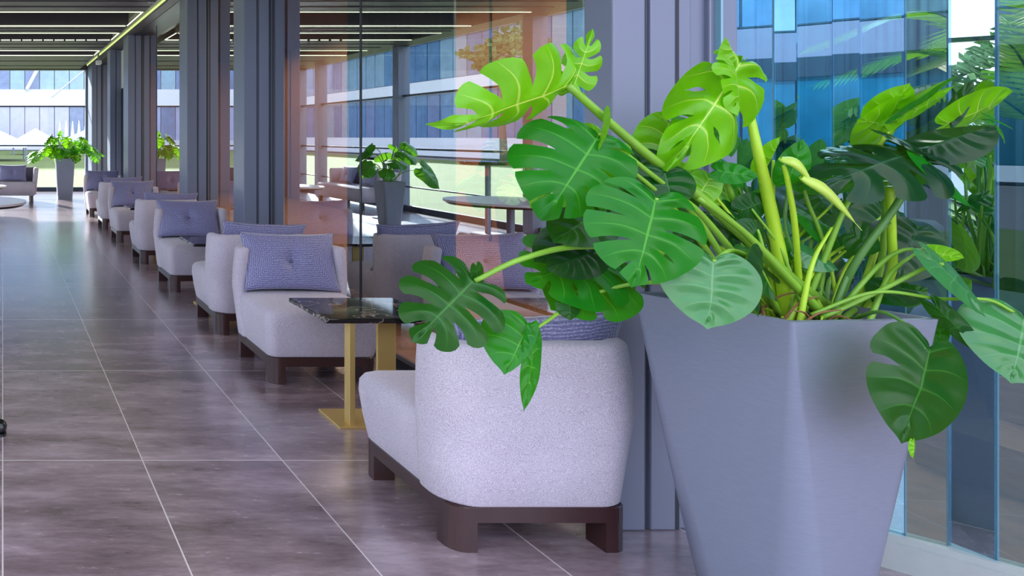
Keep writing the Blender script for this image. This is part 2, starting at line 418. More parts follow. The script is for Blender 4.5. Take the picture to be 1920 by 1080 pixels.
# ---- curved facade at right: faceted glass panels over a curved kerb
def curve(t):
    a, b, c = Vector((2.53, 2.72)), Vector((2.86, 2.50)), Vector((3.36, 1.72))
    return a*(1-t)**2+b*2*t*(1-t)+c*t*t
def on_curve(px):
    k = (px-VX)/F; lo, hi = 0, 1
    for _ in range(40):
        m = (lo+hi)/2; p = curve(m)
        if p.x/p.y < k: lo = m
        else: hi = m
    return curve((lo+hi)/2)
jx = [1336, 1418, 1450, 1495, 1560, 1612, 1695, 1778, 1868, 2010, 2250]
tw = [0, 3, 12, -3, 4, -1, 3, -16, 2, 0]
for k in range(len(jx)-1):
    a, b = on_curve(jx[k]), on_curve(jx[k+1]); m = (a+b)/2; d = (b-a); L = d.length/2; d.normalize()
    ang = math.radians(tw[k]); d = Vector((d.x*math.cos(ang)-d.y*math.sin(ang), d.x*math.sin(ang)+d.y*math.cos(ang)))
    nrm = Vector((-d.y, d.x)); p, q = m-d*L, m+d*L; t = nrm*.006
    w = struct('window_%d' % (20+k), prism(bmesh.new(), [(p-t)[:], (q-t)[:], (q+t)[:], (p+t)[:]], .10, 3.3), 'coated_dim' if jx[k] in (1695, 1868, 2010) else 'mirror_pane' if jx[k] == 1778 else 'coated_blue')
    obj('glass_edge', prism(bmesh.new(), [(p.x-.002, p.y-.005), (p.x+.002, p.y-.005), (p.x+.002, p.y+.005), (p.x-.002, p.y+.005)], .10, 3.3), 'edge_glass', w)
# a tilted vertical steel bar and post inside the curved glass
def ribbon(off0, off1, z0, z1, t0=0, t1=1, n=24):
    rings = []
    for i in range(n+1):
        t = t0+(t1-t0)*i/n; p = curve(t); q = curve(min(1, t+.01)) if t < .99 else curve(1); r = curve(max(0, t-.01)); d = (q-r).normalized(); nn = Vector((d.y, -d.x))
        a = p+nn*off0; b = p+nn*off1
        rings.append([(a.x, a.y, z0), (b.x, b.y, z0), (b.x, b.y, z1), (a.x, a.y, z1)])
    return loft(bmesh.new(), rings)
struct('baseboard_right', ribbon(-.05, .05, 0, .085), 'kerb')
struct('baseboard_front', ribbon(-.03, .03, .085, .105), 'kerb')
struct('trim_13', ribbon(-.05, .05, 3.3, 3.7), 'darkmetal')
struct('trim_14', nb(2.50, 2.60, 2.58, 2.72, 0, 3.3, .005), 'post')
struct('trim_15', nb(2.52, 2.528, 2.56, 2.58, 0, 3.3), 'edge_glass')

# ================================================================== ARMCHAIRS
def rbox(x0, x1, y0, y1, z0, z1, bev, seg=4, taper=0, cuts=0):
    bm = bmesh.new(); box(bm, x0, x1, y0, y1, z0, z1)
    return bm
def rounded_loft(levels, rc, n=6):
    """levels: (z, x0, x1, y0, y1); rounded-corner rings"""
    rings = []
    for z, x0, x1, y0, y1, *r in levels:
        R = r[0] if r else rc; ring = []
        for cx, cy, a0 in ((x1-R, y1-R, 0), (x0+R, y1-R, PI/2), (x0+R, y0+R, PI), (x1-R, y0+R, 1.5*PI)):
            for k in range(n+1):
                a = a0+PI/2*k/n; ring.append((cx+R*math.cos(a), cy+R*math.sin(a), z))
        rings.append(ring)
    return loft(bmesh.new(), rings)
def shell_bm(hx=.345, yb=-.325, wing=-.17, th=.075, zt=.70):
    # centre line in plan: left wing front -> rounded corners -> right wing front
    R = .085
    cl = []
    x = hx-th/2; y = yb+th/2
    cl.append((-x, wing)); cl.append((-x, (wing+y+R)/2)); 
    for k in range(9):
        a = PI+PI/2*k/8; cl.append((-x+R+R*math.cos(a), y+R+R*math.sin(a)))
    for k in range(1, 12): cl.append((-x+R+(2*x-2*R)*k/12, y))
    for k in range(9):
        a = 1.5*PI+PI/2*k/8; cl.append((x-R+R*math.cos(a), y+R+R*math.sin(a)))
    cl.append((x, (wing+y+R)/2)); cl.append((x, wing))
    V = [Vector(p) for p in cl]
    def ring(z, h, sx, rake):
        n = len(V); o = []; i_ = []
        for k, p in enumerate(V):
            d = (V[min(k+1, n-1)]-V[max(k-1, 0)]).normalized(); nn = Vector((d.y, -d.x))
            o.append(p+nn*h); i_.append(p-nn*h)
        capR = [V[-1]+Vector((math.cos(a)*h, math.sin(a)*h*.8)) for a in [PI*j/6 for j in range(1, 6)]]
        capL = [V[0]+Vector((math.cos(a)*h, math.sin(a)*h*.8)) for a in [PI*j/6 for j in range(1, 6)]]
        pts = o+capR+i_[::-1]+capL
        return [(p.x*sx, p.y+rake, z) for p in pts]
    h = th/2
    return loft(bmesh.new(), [ring(.150, h*.8, .915, .022), ring(.160, h, .925, .018), ring(.30, h, .97, .008), ring(.46, h, 1.02, -.006), ring(.60, h, 1.0, .0),
                              ring(zt-.018, h, .975, .006), ring(zt-.006, h*.82, .973, .006), ring(zt, h*.45, .973, .006)])
def make_chair():
    t = empty('armchair')
    seat = rounded_loft([(.150, -.295, .295, -.27, .290, .05), (.158, -.302, .302, -.27, .298, .055), (.25, -.318, .318, -.27, .318, .06), (.34, -.328, .328, -.27, .330, .06),
                         (.385, -.326, .326, -.27, .328, .06), (.408, -.314, .314, -.265, .314, .06), (.420, -.292, .292, -.25, .292, .06), (.426, -.25, .25, -.22, .25, .06), (.429, -.15, .15, -.15, .15, .06)], .06)
    obj('seat', seat, 'fabric', t, True)
    obj('backrest', shell_bm(), 'fabric', t, True)
    bm = bmesh.new(); z0, z1 = .100, .152
    bm.free(); a_ = (-.300, .300, -.300, .300)
    obj('base_rail', rounded_loft([(z0, *a_), (z1-.004, *a_), (z1, -.297, .297, -.297, .297)], .055), 'wood_dark', t)
    for sx in (-1, 1):
        for sy in (-1, 1):
            cx, cy = sx*.257, sy*.257; r = .055; s = .0425; pts = []
            pts = [(-s, -s), (s, -s)]+[(s-r+r*math.cos(a), s-r+r*math.sin(a)) for a in [PI/2*j/7 for j in range(8)]]+[(-s, s)]
            pts = [(cx+px*sx, cy+py*sy) for px, py in pts]
            if sx*sy < 0: pts = pts[::-1]
            obj('leg', prism(bmesh.new(), pts, 0, .1005), 'wood_dark', t)
    return t
def make_cushion(w=.60, h=.37, th=.12):
    t = empty('cushion'); bm = bmesh.new(); nx, nz = 36, 26; uvl = bm.loops.layers.uv.new('UVMap')
    def P(i, j, s):
        u, v = i/nx*2-1, j/nz*2-1
        pin = 1-.085*(1-abs(u)**2.5)*(abs(v)) ; pin2 = 1-.07*(1-abs(v)**2.5)*abs(u)
        e = max(0, (1-u*u)*(1-v*v)); d = th/2*e**.42
        r = math.hypot(u*w/2, v*h/2); d *= 1-.62*math.exp(-(r/.05)**2)
        d *= 1-.12*math.exp(-(u*w/.03)**2)*(1-math.exp(-(r/.03)**2))
        d *= 1+.05*mnoise.noise(Vector((u*4, v*4, s*3)))
        return (u*w/2*pin2, s*d, (v*h/2)*pin+h/2)
    for s in (-1, 1):
        g = [[bm.verts.new(P(i, j, s)) for i in range(nx+1)] for j in range(nz+1)]
        for j in range(nz):
            for i in range(nx):
                q = [(i, j), (i+1, j), (i+1, j+1), (i, j+1)]
                if s > 0: q = q[::-1]
                f = bm.faces.new([g[b][a] for a, b in q])
                for lp, (a, b) in zip(f.loops, q): lp[uvl].uv = (a/nx, b/nz)
    bmesh.ops.remove_doubles(bm, verts=bm.verts, dist=.0004)
    cv = obj('cover', bm, 'cushion', t, True)
    b = bmesh.new(); bmesh.ops.create_uvsphere(b, u_segments=16, v_segments=8, radius=.011)
    for v in b.verts: v.co.y = v.co.y*.5-.030; v.co.z += h/2
    obj('button', b, 'button', cv, True)
    return t
chair0 = make_chair(); cush0 = make_cushion()
CX = 1.80
chairs = [  # (y centre, faces camera?, label, cushion label)
 (2.735, 0, 'lilac grey armchair nearest the camera, its back towards us beside the big planter', 'blue cushion just showing above the back of the nearest armchair'),
 (4.385, 1, 'lilac grey armchair facing us behind the front marble table', 'blue ribbed cushion standing fully in view behind the front marble table'),
 (5.40, 0, 'armchair with its back to us directly behind the first camera-facing armchair', 'blue cushion whose top edge and corner rise over the second back-turned armchair'),
 (6.80, 1, 'second camera-facing armchair, behind the small half-hidden marble table', 'tufted cushion on the armchair before the second wide grey post'),
 (8.22, 0, 'third armchair turned away from us, in the middle of the row', 'cushion lying flat-edged over the back in the middle of the row'),
 (9.86, 1, 'third camera-facing armchair counted from the front', 'dark tufted cushion in the third camera-facing armchair'),
 (11.25, 0, 'narrowly visible armchair turned away, next to last in the row', 'thin strip of cushion over the next to last armchair'),
 (12.90, 1, 'farthest armchair of the row, nearest the end window', 'cushion in the farthest armchair of the row')]
for i, (y, f, lb, cl) in enumerate(chairs):
    c = chair0 if i == 0 else copy_tree(chair0)
    c.location = (CX, y, 0); c.rotation_euler = (0, 0, PI if f else 0)
    tag(c, lb, 'armchair', 'armchairs in pairs along the glass facade')
    k = cush0 if i == 0 else copy_tree(cush0)
    dx = [.06, .0, .04, -.02, .03, 0, .02, 0][i]; rol = [.05, .015, -.045, .01, -.03, .0, .02, 0][i]
    if f: k.location = (CX+dx-.01, y+.120, .432); k.rotation_euler = (math.radians(-18), rol, 0)
    else: k.location = (CX+dx, y-.120, .432); k.rotation_euler = (math.radians(-18), rol, PI)
    tag(k, cl, 'cushion', 'tufted cushions on the armchairs')

# ================================================================== SIDE TABLES
def make_table():
    t = empty('side_table')
    obj('table_top', nb(-.25, .31, -.23, .23, .500, .522, .004, 2), 'marble', t)
    obj('leg', nb(-.135, -.108, -.22, -.165, .010, .500, .002), 'gold', t)
    obj('leg', nb(.045, .135, -.13, -.112, .010, .500, .002), 'gold', t)
    obj('base_plate', nb(-.19, .19, -.235, .0, 0, .011, .002), 'gold', t)
    return t
tab0 = make_table()
for i, (y, lb) in enumerate(((3.70, 'dark marble table on brass legs between the two nearest armchairs'), (6.12, 'dark marble table edge showing beside the third armchair, second from the front'),
                             (9.05, 'small marble table third from the front, only its pale edge showing'), (12.08, 'farthest marble side table, a pale sliver before the last armchair'))):
    t = tab0 if i == 0 else copy_tree(tab0)
    t.location = (1.79, y, 0); tag(t, lb, 'table', 'marble side tables between facing armchairs')

# ================================================================== LEFT FAR GROUP
def make_sofa(w):
    t = empty('sofa')
    obj('seat', rounded_loft([(.15, -w/2, w/2, -.30, .32), (.30, -w/2, w/2, -.33, .32), (.385, -w/2, w/2, -.33, .32), (.42, -w/2+.03, w/2-.03, -.29, .3)], .05), 'fabric', t, True)
    obj('backrest', rounded_loft([(.15, -w/2-.02, w/2+.02, .27, .38), (.70, -w/2-.05, w/2+.05, .32, .42), (.72, -w/2-.03, w/2+.03, .34, .41)], .03), 'dark_fabric', t, True)
    for s in (-1, 1):
        a = [(.15, s*(w/2+.005), -.02), (.70, s*(w/2+.06), -.0), (.73, s*(w/2+.06), -.0)]
        obj('armrest', rounded_loft([(.15, s*w/2-.045, s*w/2+.045, -.02, .39), (.69, s*(w/2+.05)-.05, s*(w/2+.05)+.05, .0, .42), (.72, s*(w/2+.05)-.03, s*(w/2+.05)+.03, .02, .40)], .025), 'fabric', t, True)
        for y in (-.25, .33):
            obj('leg', nb(s*(w/2-.06)-.035, s*(w/2-.06)+.035, y-.035, y+.035, 0, .152, .004), 'wood_dark', t)
    return t
sf = make_sofa(1.9); sf.location = (-.28, 15.6, 0); tag(sf, 'pale lilac sofa at the far left before the end window', 'sofa')
k = copy_tree(cush0); k.location = (.22, 15.68, .425); k.rotation_euler = (math.radians(-16), 0, 0); tag(k, 'dark cushion on the far left sofa', 'cushion')
s2 = copy_tree(sf); s2.location = (-2.2, 14.6, 0); s2.rotation_euler = (0, 0, PI/2); tag(s2, 'lilac sofa along the left window, seen as a reflection in the facade glass', 'sofa')
k = copy_tree(cush0); k.location = (-2.3, 14.2, .43); k.rotation_euler = (math.radians(-18), 0, PI/2); tag(k, 'cushion on the sofa along the left window', 'cushion')
k = copy_tree(cush0); k.location = (-2.3, 15.1, .43); k.rotation_euler = (math.radians(-18), 0, PI/2); tag(k, 'second cushion at the far end of the sofa along the left window', 'cushion')
def round_table(loc, r, h, lb, top='white_top', cat_='table'):
    t = empty('round_table', loc, 0, lb, cat_)
    obj('table_top', cyl(bmesh.new(), 0, 0, h-.022, h, r*.995, r, 64), top, t)
    obj('edge_band', cyl(bmesh.new(), 0, 0, h-.045, h-.022, r*.95, r*.995, 64), 'black', t)
    obj('pedestal', cyl(bmesh.new(), 0, 0, .02, h-.045, .035, .035, 24), 'post', t)
    obj('base_plate', cyl(bmesh.new(), 0, 0, 0, .02, min(.28, r*.6), min(.27, r*.58), 40), 'post', t)
    return t
round_table((-.35, 7.4, 0), .59, .74, 'large round white-topped table entering at the left edge of the photo')
round_table((-.45, 13.2, 0), .52, .50, 'low round table in front of the far left sofa')
round_table((-2.05, 10.3, 0), .36, 1.04, 'tall slim bar table reflected in the facade glass, the nearer one', 'marble')
round_table((-1.70, 12.4, 0), .33, 1.04, 'tall slim bar table reflected in the facade glass, the farther one', 'marble')
ds = empty('door_stop', (-.012, 3.40, 0), 0, 'small round black door stop on the floor at the left edge', 'door stop')
obj('base', cyl(bmesh.new(), 0, 0, 0, .012, .030, .030, 24), 'black', ds)
b = bmesh.new(); bmesh.ops.create_uvsphere(b, u_segments=24, v_segments=14, radius=.033)
for v in b.verts: v.co.z += .04
obj('knob', b, 'black', ds, True)

# ================================================================== PLANTERS
def planter_bm(top, bot, h, r_top=.012, r_bot=.12, wall=.018):
    def ring(pts, r, z, n=8):
        out = []; N = len(pts)
        for i in range(N):
            p = Vector(pts[i]); a = (Vector(pts[i-1])-p).normalized(); b = (Vector(pts[(i+1) % N])-p).normalized()
            half = a.angle(b)/2; d = r/math.tan(half); c = p+(a+b).normalized()*(r/math.sin(half))
            s, e = p+a*d, p+b*d
            for k in range(n+1):
                t = k/n; v = ((s-c)*(1-t)+(e-c)*t).normalized()*r; q = c+v; out.append((q.x, q.y, z))
        return out
    L = 14; rings = []
    for k in range(L+1):
        t = k/L; pts = [tuple(Vector(b)*(1-t)+Vector(a)*t) for a, b in zip(top, bot)]
        rings.append(ring(pts, r_bot+(r_top-r_bot)*t**.8, h*t))
    cen = sum((Vector(p) for p in top), Vector((0, 0)))/4
    ins = [tuple(Vector(p)+(cen-Vector(p)).normalized()*wall*1.4) for p in top]
    rings.append(ring(ins, r_top*.8, h)); ins2 = [tuple(Vector(p)+(cen-Vector(p)).normalized()*wall*2) for p in top]
    rings.append(ring(ins2, r_top*.8, h-.10))
    return loft(bmesh.new(), rings), ring(ins2, r_top*.8, h-.07)
def planter(parent, top, bot, h, r_top=.012, r_bot=.12):
    bm, sr = planter_bm(top, bot, h, r_top, r_bot)
    p = obj('planter', bm, 'planter', parent)
    p.data.polygons.foreach_set('use_smooth', [len(q.vertices) == 4 for q in p.data.polygons])
    md = p.modifiers.new('edge', 'EDGE_SPLIT'); md.split_angle = math.radians(40)
    b = bmesh.new(); vs = [b.verts.new(v) for v in sr]; c = b.verts.new((sum(v[0] for v in sr)/len(sr), sum(v[1] for v in sr)/len(sr), sr[0][2]+.03))
    for i in range(len(vs)): b.faces.new((vs[i], vs[(i+1) % len(vs)], c))
    obj('soil', b, 'soil', parent, True)

# ================================================================== MONSTERA LEAVES
HEART = [(.015, -.01), (.16, -.13), (.42, -.19), (.74, -.10), (.96, .10), (1.0, .33), (.90, .55), (.68, .74), (.38, .90), (.12, .985), (0, 1.04)]
HC = [(p.x, p.y) for p in cat([(a, b, 0) for a, b in HEART], 12)]
def outline(u):
    f = u*(len(HC)-1); i = min(int(f), len(HC)-2); t = f-i
    return HC[i][0]*(1-t)+HC[i+1][0]*t, HC[i][1]*(1-t)+HC[i+1][1]*t
def leaf_bm(P, T, nrm, wr=.5, style='slit', droop=.15, fold=0.0, rip=.012, lobe=.0, curl=0.0, side=0.0, seed=0, skirt=1.0, lw=1.0, rw=1.0, roll=0.0):
    """P base, T tip, nrm blade normal; wr = half width / length. droop bends the tip back, fold raises(+)/lowers(-) the halves"""
    rd = random.Random(seed); bm = bmesh.new(); uvl = bm.loops.layers.uv.new('UVMap')
    yv = (T-P); L = yv.length; yv.normalize(); nv = (nrm-yv*nrm.dot(yv)).normalized(); xv = yv.cross(nv)
    NL = 6; nc, nr = 6, 12
    mids = {}
    def pos(s, uu, t, shrink=1.0):
        ox, oy = 0.0, max(0.0, (uu-.22)/.78)*.93
        ex, ey = outline(uu); ex *= wr*2*.5*(lw if s < 0 else rw)
        if style != 'heart': t2 = t*shrink
        else: t2 = t
        x = ox+(ex-ox)*t2; y = oy+(ey-oy)*t2-.05*math.sin(PI*t2)*(1 if uu > .3 else .3)
        return s*x, y
    def lift(x, y, t, v, uu, s):
        z = -droop*y*y*.6+fold*abs(x)+rip*math.cos(2*PI*v)*math.sin(PI*min(1, t*1.1))*(-1)
        z += -lobe*t**3*(.6+.4*math.sin(uu*17+seed))-curl*(x/wr)**2*.5 + side*x
        z += .018*mnoise.noise(Vector((x*3+seed, y*3, seed*1.7)))
        return z
    for s in (-1, 1):
        kinds = []
        for k in range(NL+1):
            if k in (0, NL) or style == 'heart': kinds.append(None)
            elif style == 'slit':
                kinds.append(('s', rd.uniform(.30, .5), rd.uniform(.16, .30)) if rd.random() < .86 else ('h', .35, .7, .16))
            elif style == 'narrow': kinds.append(('s', rd.uniform(.26, .42), rd.uniform(.09, .17)) if k not in (1,) and rd.random() < .8 else ('h', .3, .75, .14))
            elif style == 'few':
                kinds.append(('s', .45, .25) if (k == 3 and s > 0) else None)
            elif style == 'deep': kinds.append(('s', rd.uniform(.22, .36), rd.uniform(.18, .30)))
        def gap(kd, t):
            if kd is None: return 0
            if kd[0] == 's': return 0 if t <= kd[1] else kd[2]*min(1, (t-kd[1])/(1-kd[1])*2.2)**.8
            a, b, w_ = kd[1:]; return w_*math.sin(PI*(t-a)/(b-a)) if a < t < b else 0
        for k in range(NL):
            grid = []
            for r in range(nr+1):
                t = r/nr; ga, gb = gap(kinds[k], t), gap(kinds[k+1], t); row = []
                for c in range(nc+1):
                    v = c/nc; uu = (k+(ga/2)+(1-ga/2-gb/2)*v)/NL
                    ends = (abs(2*v-1))**3
                    openl = (kinds[k] and kinds[k][0] == 's' and v < .5) or (kinds[k+1] and kinds[k+1][0] == 's' and v > .5)
                    sh = 1-((.12*abs(2*v-1)**2.6 if style == 'deep' else (.05 if style == 'narrow' else .11)*ends) if openl else 0)
                    x, y = pos(s, uu, t, sh)
                    z = lift(x, y, t, v, uu, s)
                    if curl or roll:   # roll halves around midrib
                        th = roll*abs(x)/max(.05, wr); 
                        if roll: 
                            x0 = abs(x); R = wr/roll
                            x = s*R*math.sin(x0/R); z += R*(1-math.cos(x0/R))
                    row.append((bm.verts.new(P+xv*x*L+yv*y*L+nv*z*L), v, t))
                grid.append(row)
            for r in range(nr):
                for c in range(nc):
                    q = [grid[r][c], grid[r][c+1], grid[r+1][c+1], grid[r+1][c]]
                    if s > 0: q = q[::-1]
                    try: f = bm.faces.new([a[0] for a in q])
                    except ValueError: continue
                    for lp, a in zip(f.loops, q): lp[uvl].uv = (a[1]*.998+.001, a[2])
    bmesh.ops.remove_doubles(bm, verts=bm.verts, dist=L*.0012)
    return bm
def nvec(a, b, c): return Vector((b, -a, c))   # (toward the viewer's side, right, up)

mon = empty('potted_monstera', (0, 0, 0), 0, 'large monstera in a tall tapered grey planter, nearest the camera at right', 'potted plant')
top = [(1.985, 2.30), (2.085, 1.925), (2.515, 1.955), (2.43, 2.33)]
bot = [(2.075, 2.27), (2.165, 1.965), (2.415, 1.99), (2.37, 2.27)]
planter(mon, top, bot, .90, .010, .11)
ROOT = Vector((2.27, 2.12, .86))
stem_n = 0
def stem(pts, r0, r1, mat='stem', flat=1):
    return obj('stem', tube(bmesh.new(), cat(pts, 8), r0, r1, 10, flat), mat, mon, True)
def leaf(px, py, Y, tx, ty, TY, n, mat='leaf_mid', **k):
    lab = k.pop('label', None)
    o = obj('leaf', leaf_bm(at(px, py, Y), at(tx, ty, TY), nvec(*n), **k), mat, mon, True)
    if lab: o['label'] = lab
    return o
def rt(px, py, Y=2.12): return at(px, py, Y)
# --- 1 upper left leaf seen from below, lime
leaf(1065, 160, 2.02, 850, 250, 1.94, (.85, -.1, -.5), 'leaf_lime', wr=.27, style='deep', droop=.12, fold=-.15, lobe=.12, seed=3, lw=.8, rw=1.25, label='large lime leaf at upper left')
leaf(1075, 165, 2.02, 1112, 58, 1.98, (.8, -.5, .1), 'leaf_lime', wr=.30, style='deep', droop=.25, fold=-.2, lobe=.1, seed=5)
stem([rt(1545, 570), at(1480, 520, 2.08), at(1330, 385, 2.05), at(1180, 262, 2.03), at(1065, 160, 2.02)], .017, .0095)
# --- 2 big dark leaf
leaf(1120, 258, 1.98, 1035, 395, 1.93, (.85, -.3, .3), 'leaf_mid', wr=.50, style='narrow', droop=.2, fold=-.2, lobe=.12, seed=11, lw=1.0, rw=1.25)
leaf(1125, 265, 2.00, 1000, 375, 2.03, (.6, -.5, .2), 'leaf_lime', wr=.42, style='slit', droop=.3, fold=-.25, lobe=.1, seed=12)
leaf(1132, 215, 1.99, 1125, 290, 1.97, (.5, .9, .1), 'leaf_mid', wr=.32, style='heart', fold=.3, seed=13)
stem([rt(1400, 560, 2.1), at(1300, 400, 2.04), at(1200, 310, 2.0), at(1122, 250, 1.985)], .009, .0045)
stem([rt(1390, 560, 2.1), at(1280, 410, 2.04), at(1190, 325, 2.0), at(1120, 285, 1.985)], .008, .004)
# --- 3 big face-on leaf
leaf(1228, 374, 1.86, 1198, 530, 1.80, (.9, -.1, .32), 'leaf_mid', wr=.62, style='narrow', droop=.12, fold=-.12, lobe=.05, seed=21, rip=.016, label='broad split leaf facing the camera')
stem([rt(1450, 575, 2.08), at(1380, 480, 2.0), at(1290, 380, 1.92), at(1228, 374, 1.86)], .010, .005)
# --- 4 pale heart leaf over the rim
leaf(1337, 490, 1.84, 1335, 612, 1.80, (.75, -.1, .6), 'leaf_pale', wr=.66, style='heart', droop=.15, fold=-.1, seed=31, rip=.02, label='pale glossy heart-shaped leaf over the rim')
stem([rt(1460, 590, 2.08), at(1420, 500, 1.98), at(1375, 470, 1.90), at(1337, 490, 1.84)], .008, .0045)
# --- 5 folded leaf beside it
leaf(1430, 482, 1.88, 1432, 592, 1.85, (.5, .8, .35), 'leaf_deep', wr=.5, style='heart', droop=.1, fold=-.5, seed=41)
leaf(1405, 470, 1.95, 1470, 560, 1.9, (.6, .4, .5), 'leaf_dark', wr=.45, style='heart', droop=.2, fold=-.4, seed=42)
# --- 6 left hand leaf
leaf(887, 527, 2.02, 783, 632, 1.97, (.8, -.2, .5), 'leaf_dark', wr=.56, style='deep', droop=.15, fold=-.25, lobe=.08, seed=51, rip=.02, lw=1.0, rw=1.05, label='deep green split leaf hanging over the marble table')
stem([rt(1420, 580, 2.1), at(1260, 480, 2.05), at(1095, 462, 2.02), at(980, 485, 2.0), at(890, 527, 2.02)], .010, .0068)
leaf(893, 500, 2.03, 900, 545, 2.03, (.9, .3, .3), 'leaf_dark', wr=.4, style='heart', seed=52)
# --- 7 two lobed lime leaf
leaf(990, 612, 2.00, 950, 696, 1.95, (.8, -.4, .4), 'leaf_mid', wr=.56, style='heart', droop=.15, fold=-.1, seed=61, lw=.35, rw=1.15)
leaf(1000, 632, 1.99, 992, 768, 1.93, (.85, .3, .2), 'leaf_mid', wr=.19, style='few', droop=.1, fold=-.05, seed=62)
leaf(1003, 650, 2.00, 1016, 706, 1.99, (.8, .6, .2), 'leaf_deep', wr=.10, style='heart', seed=63)
stem([at(1075, 562, 2.05), at(1040, 592, 2.02), at(1002, 618, 2.00)], .0055, .004)
stem([rt(1400, 590, 2.1), at(1300, 538, 2.08), at(1190, 532, 2.05), at(1075, 562, 2.05)], .007, .005)
leaf(1068, 565, 2.02, 1072, 600, 2.01, (.9, .1, .3), 'leaf_dark', wr=.75, style='heart', seed=64, fold=-.2)
leaf(915, 580, 2.02, 895, 560, 2.0, (.9, .3, .3), 'leaf_lime', wr=.35, style='heart', seed=65)
# --- cluster behind, centre left
leaf(1125, 395, 2.06, 1045, 445, 2.0, (.7, -.3, .6), 'leaf_dark', wr=.42, style='heart', seed=71, fold=-.2)
leaf(1125, 480, 2.10, 1000, 520, 2.03, (.7, -.1, .6), 'leaf_mid', wr=.55, style='slit', seed=72, fold=-.2)
leaf(1120, 470, 2.04, 1035, 500, 2.0, (.7, .1, .6), 'leaf_deep', wr=.35, style='heart', seed=73, fold=-.4)
leaf(1150, 500, 2.10, 1045, 570, 2.03, (.7, -.1, .6), 'leaf_mid', wr=.50, style='slit', seed=74, fold=-.2)
leaf(1200, 310, 2.1, 1140, 395, 2.02, (.7, -.2, .6), 'leaf_dark', wr=.42, style='heart', seed=75)
leaf(1245, 320, 2.02, 1265, 385, 1.98, (.7, -.1, .6), 'leaf_dark', wr=.8, style='heart', seed=76, fold=-.2)
leaf(1255, 230, 2.16, 1215, 330, 2.12, (.7, -.3, .5), 'leaf_lime', wr=.35, style='heart', seed=77, fold=-.3)
leaf(1270, 255, 2.18, 1190, 295, 2.12, (.5, -.3, .8), 'leaf_deep', wr=.35, style='heart', seed=78)
leaf(1110, 440, 2.12, 1010, 480, 2.05, (.6, -.4, .6), 'leaf_deep', wr=.35, style='heart', seed=79)
leaf(1150, 560, 2.14, 1130, 470, 2.1, (.9, -.3, .3), 'leaf_dark', wr=.4, style='heart', seed=80)
# --- 8 tall lime curled leaf
leaf(1388, 118, 2.04, 1278, 300, 1.96, (.8, -.25, .25), 'leaf_lime', wr=.30, style='slit', droop=.15, fold=-.5, lobe=.15, seed=81, rip=.03, rw=.72, lw=1.15, label='tall curled lime leaf')
leaf(1385, 128, 2.05, 1370, 70, 2.03, (.8, .2, .4), 'leaf_lime', wr=.45, style='heart', fold=-.6, seed=82)
leaf(1375, 120, 2.03, 1400, 215, 1.99, (.7, .6, .2), 'leaf_lime', wr=.42, style='slit', fold=-.4, lobe=.1, seed=83)
leaf(1320, 232, 2.06, 1285, 300, 2.03, (.8, .2, .1), 'leaf_lime', wr=.42, style='slit', fold=-.5, lobe=.2, seed=84)
leaf(1372, 235, 2.14, 1378, 292, 2.12, (.8, .3, .3), 'leaf_mid', wr=.7, style='heart', fold=-.3, seed=85)
stem([rt(1478, 600), at(1462, 480, 2.1), at(1440, 370, 2.08), at(1420, 280, 2.06), at(1402, 195, 2.09), at(1388, 118, 2.05)], .019, .007, 'stem_lime')
stem([rt(1450, 600, 2.14), at(1445, 450, 2.13), at(1449, 350, 2.12), at(1450, 300, 2.12)], .010, .003, 'stem_lime')
stem([rt(1440, 590, 2.14), at(1370, 360, 2.13), at(1330, 290, 2.12), at(1305, 240, 2.1)], .008, .006)
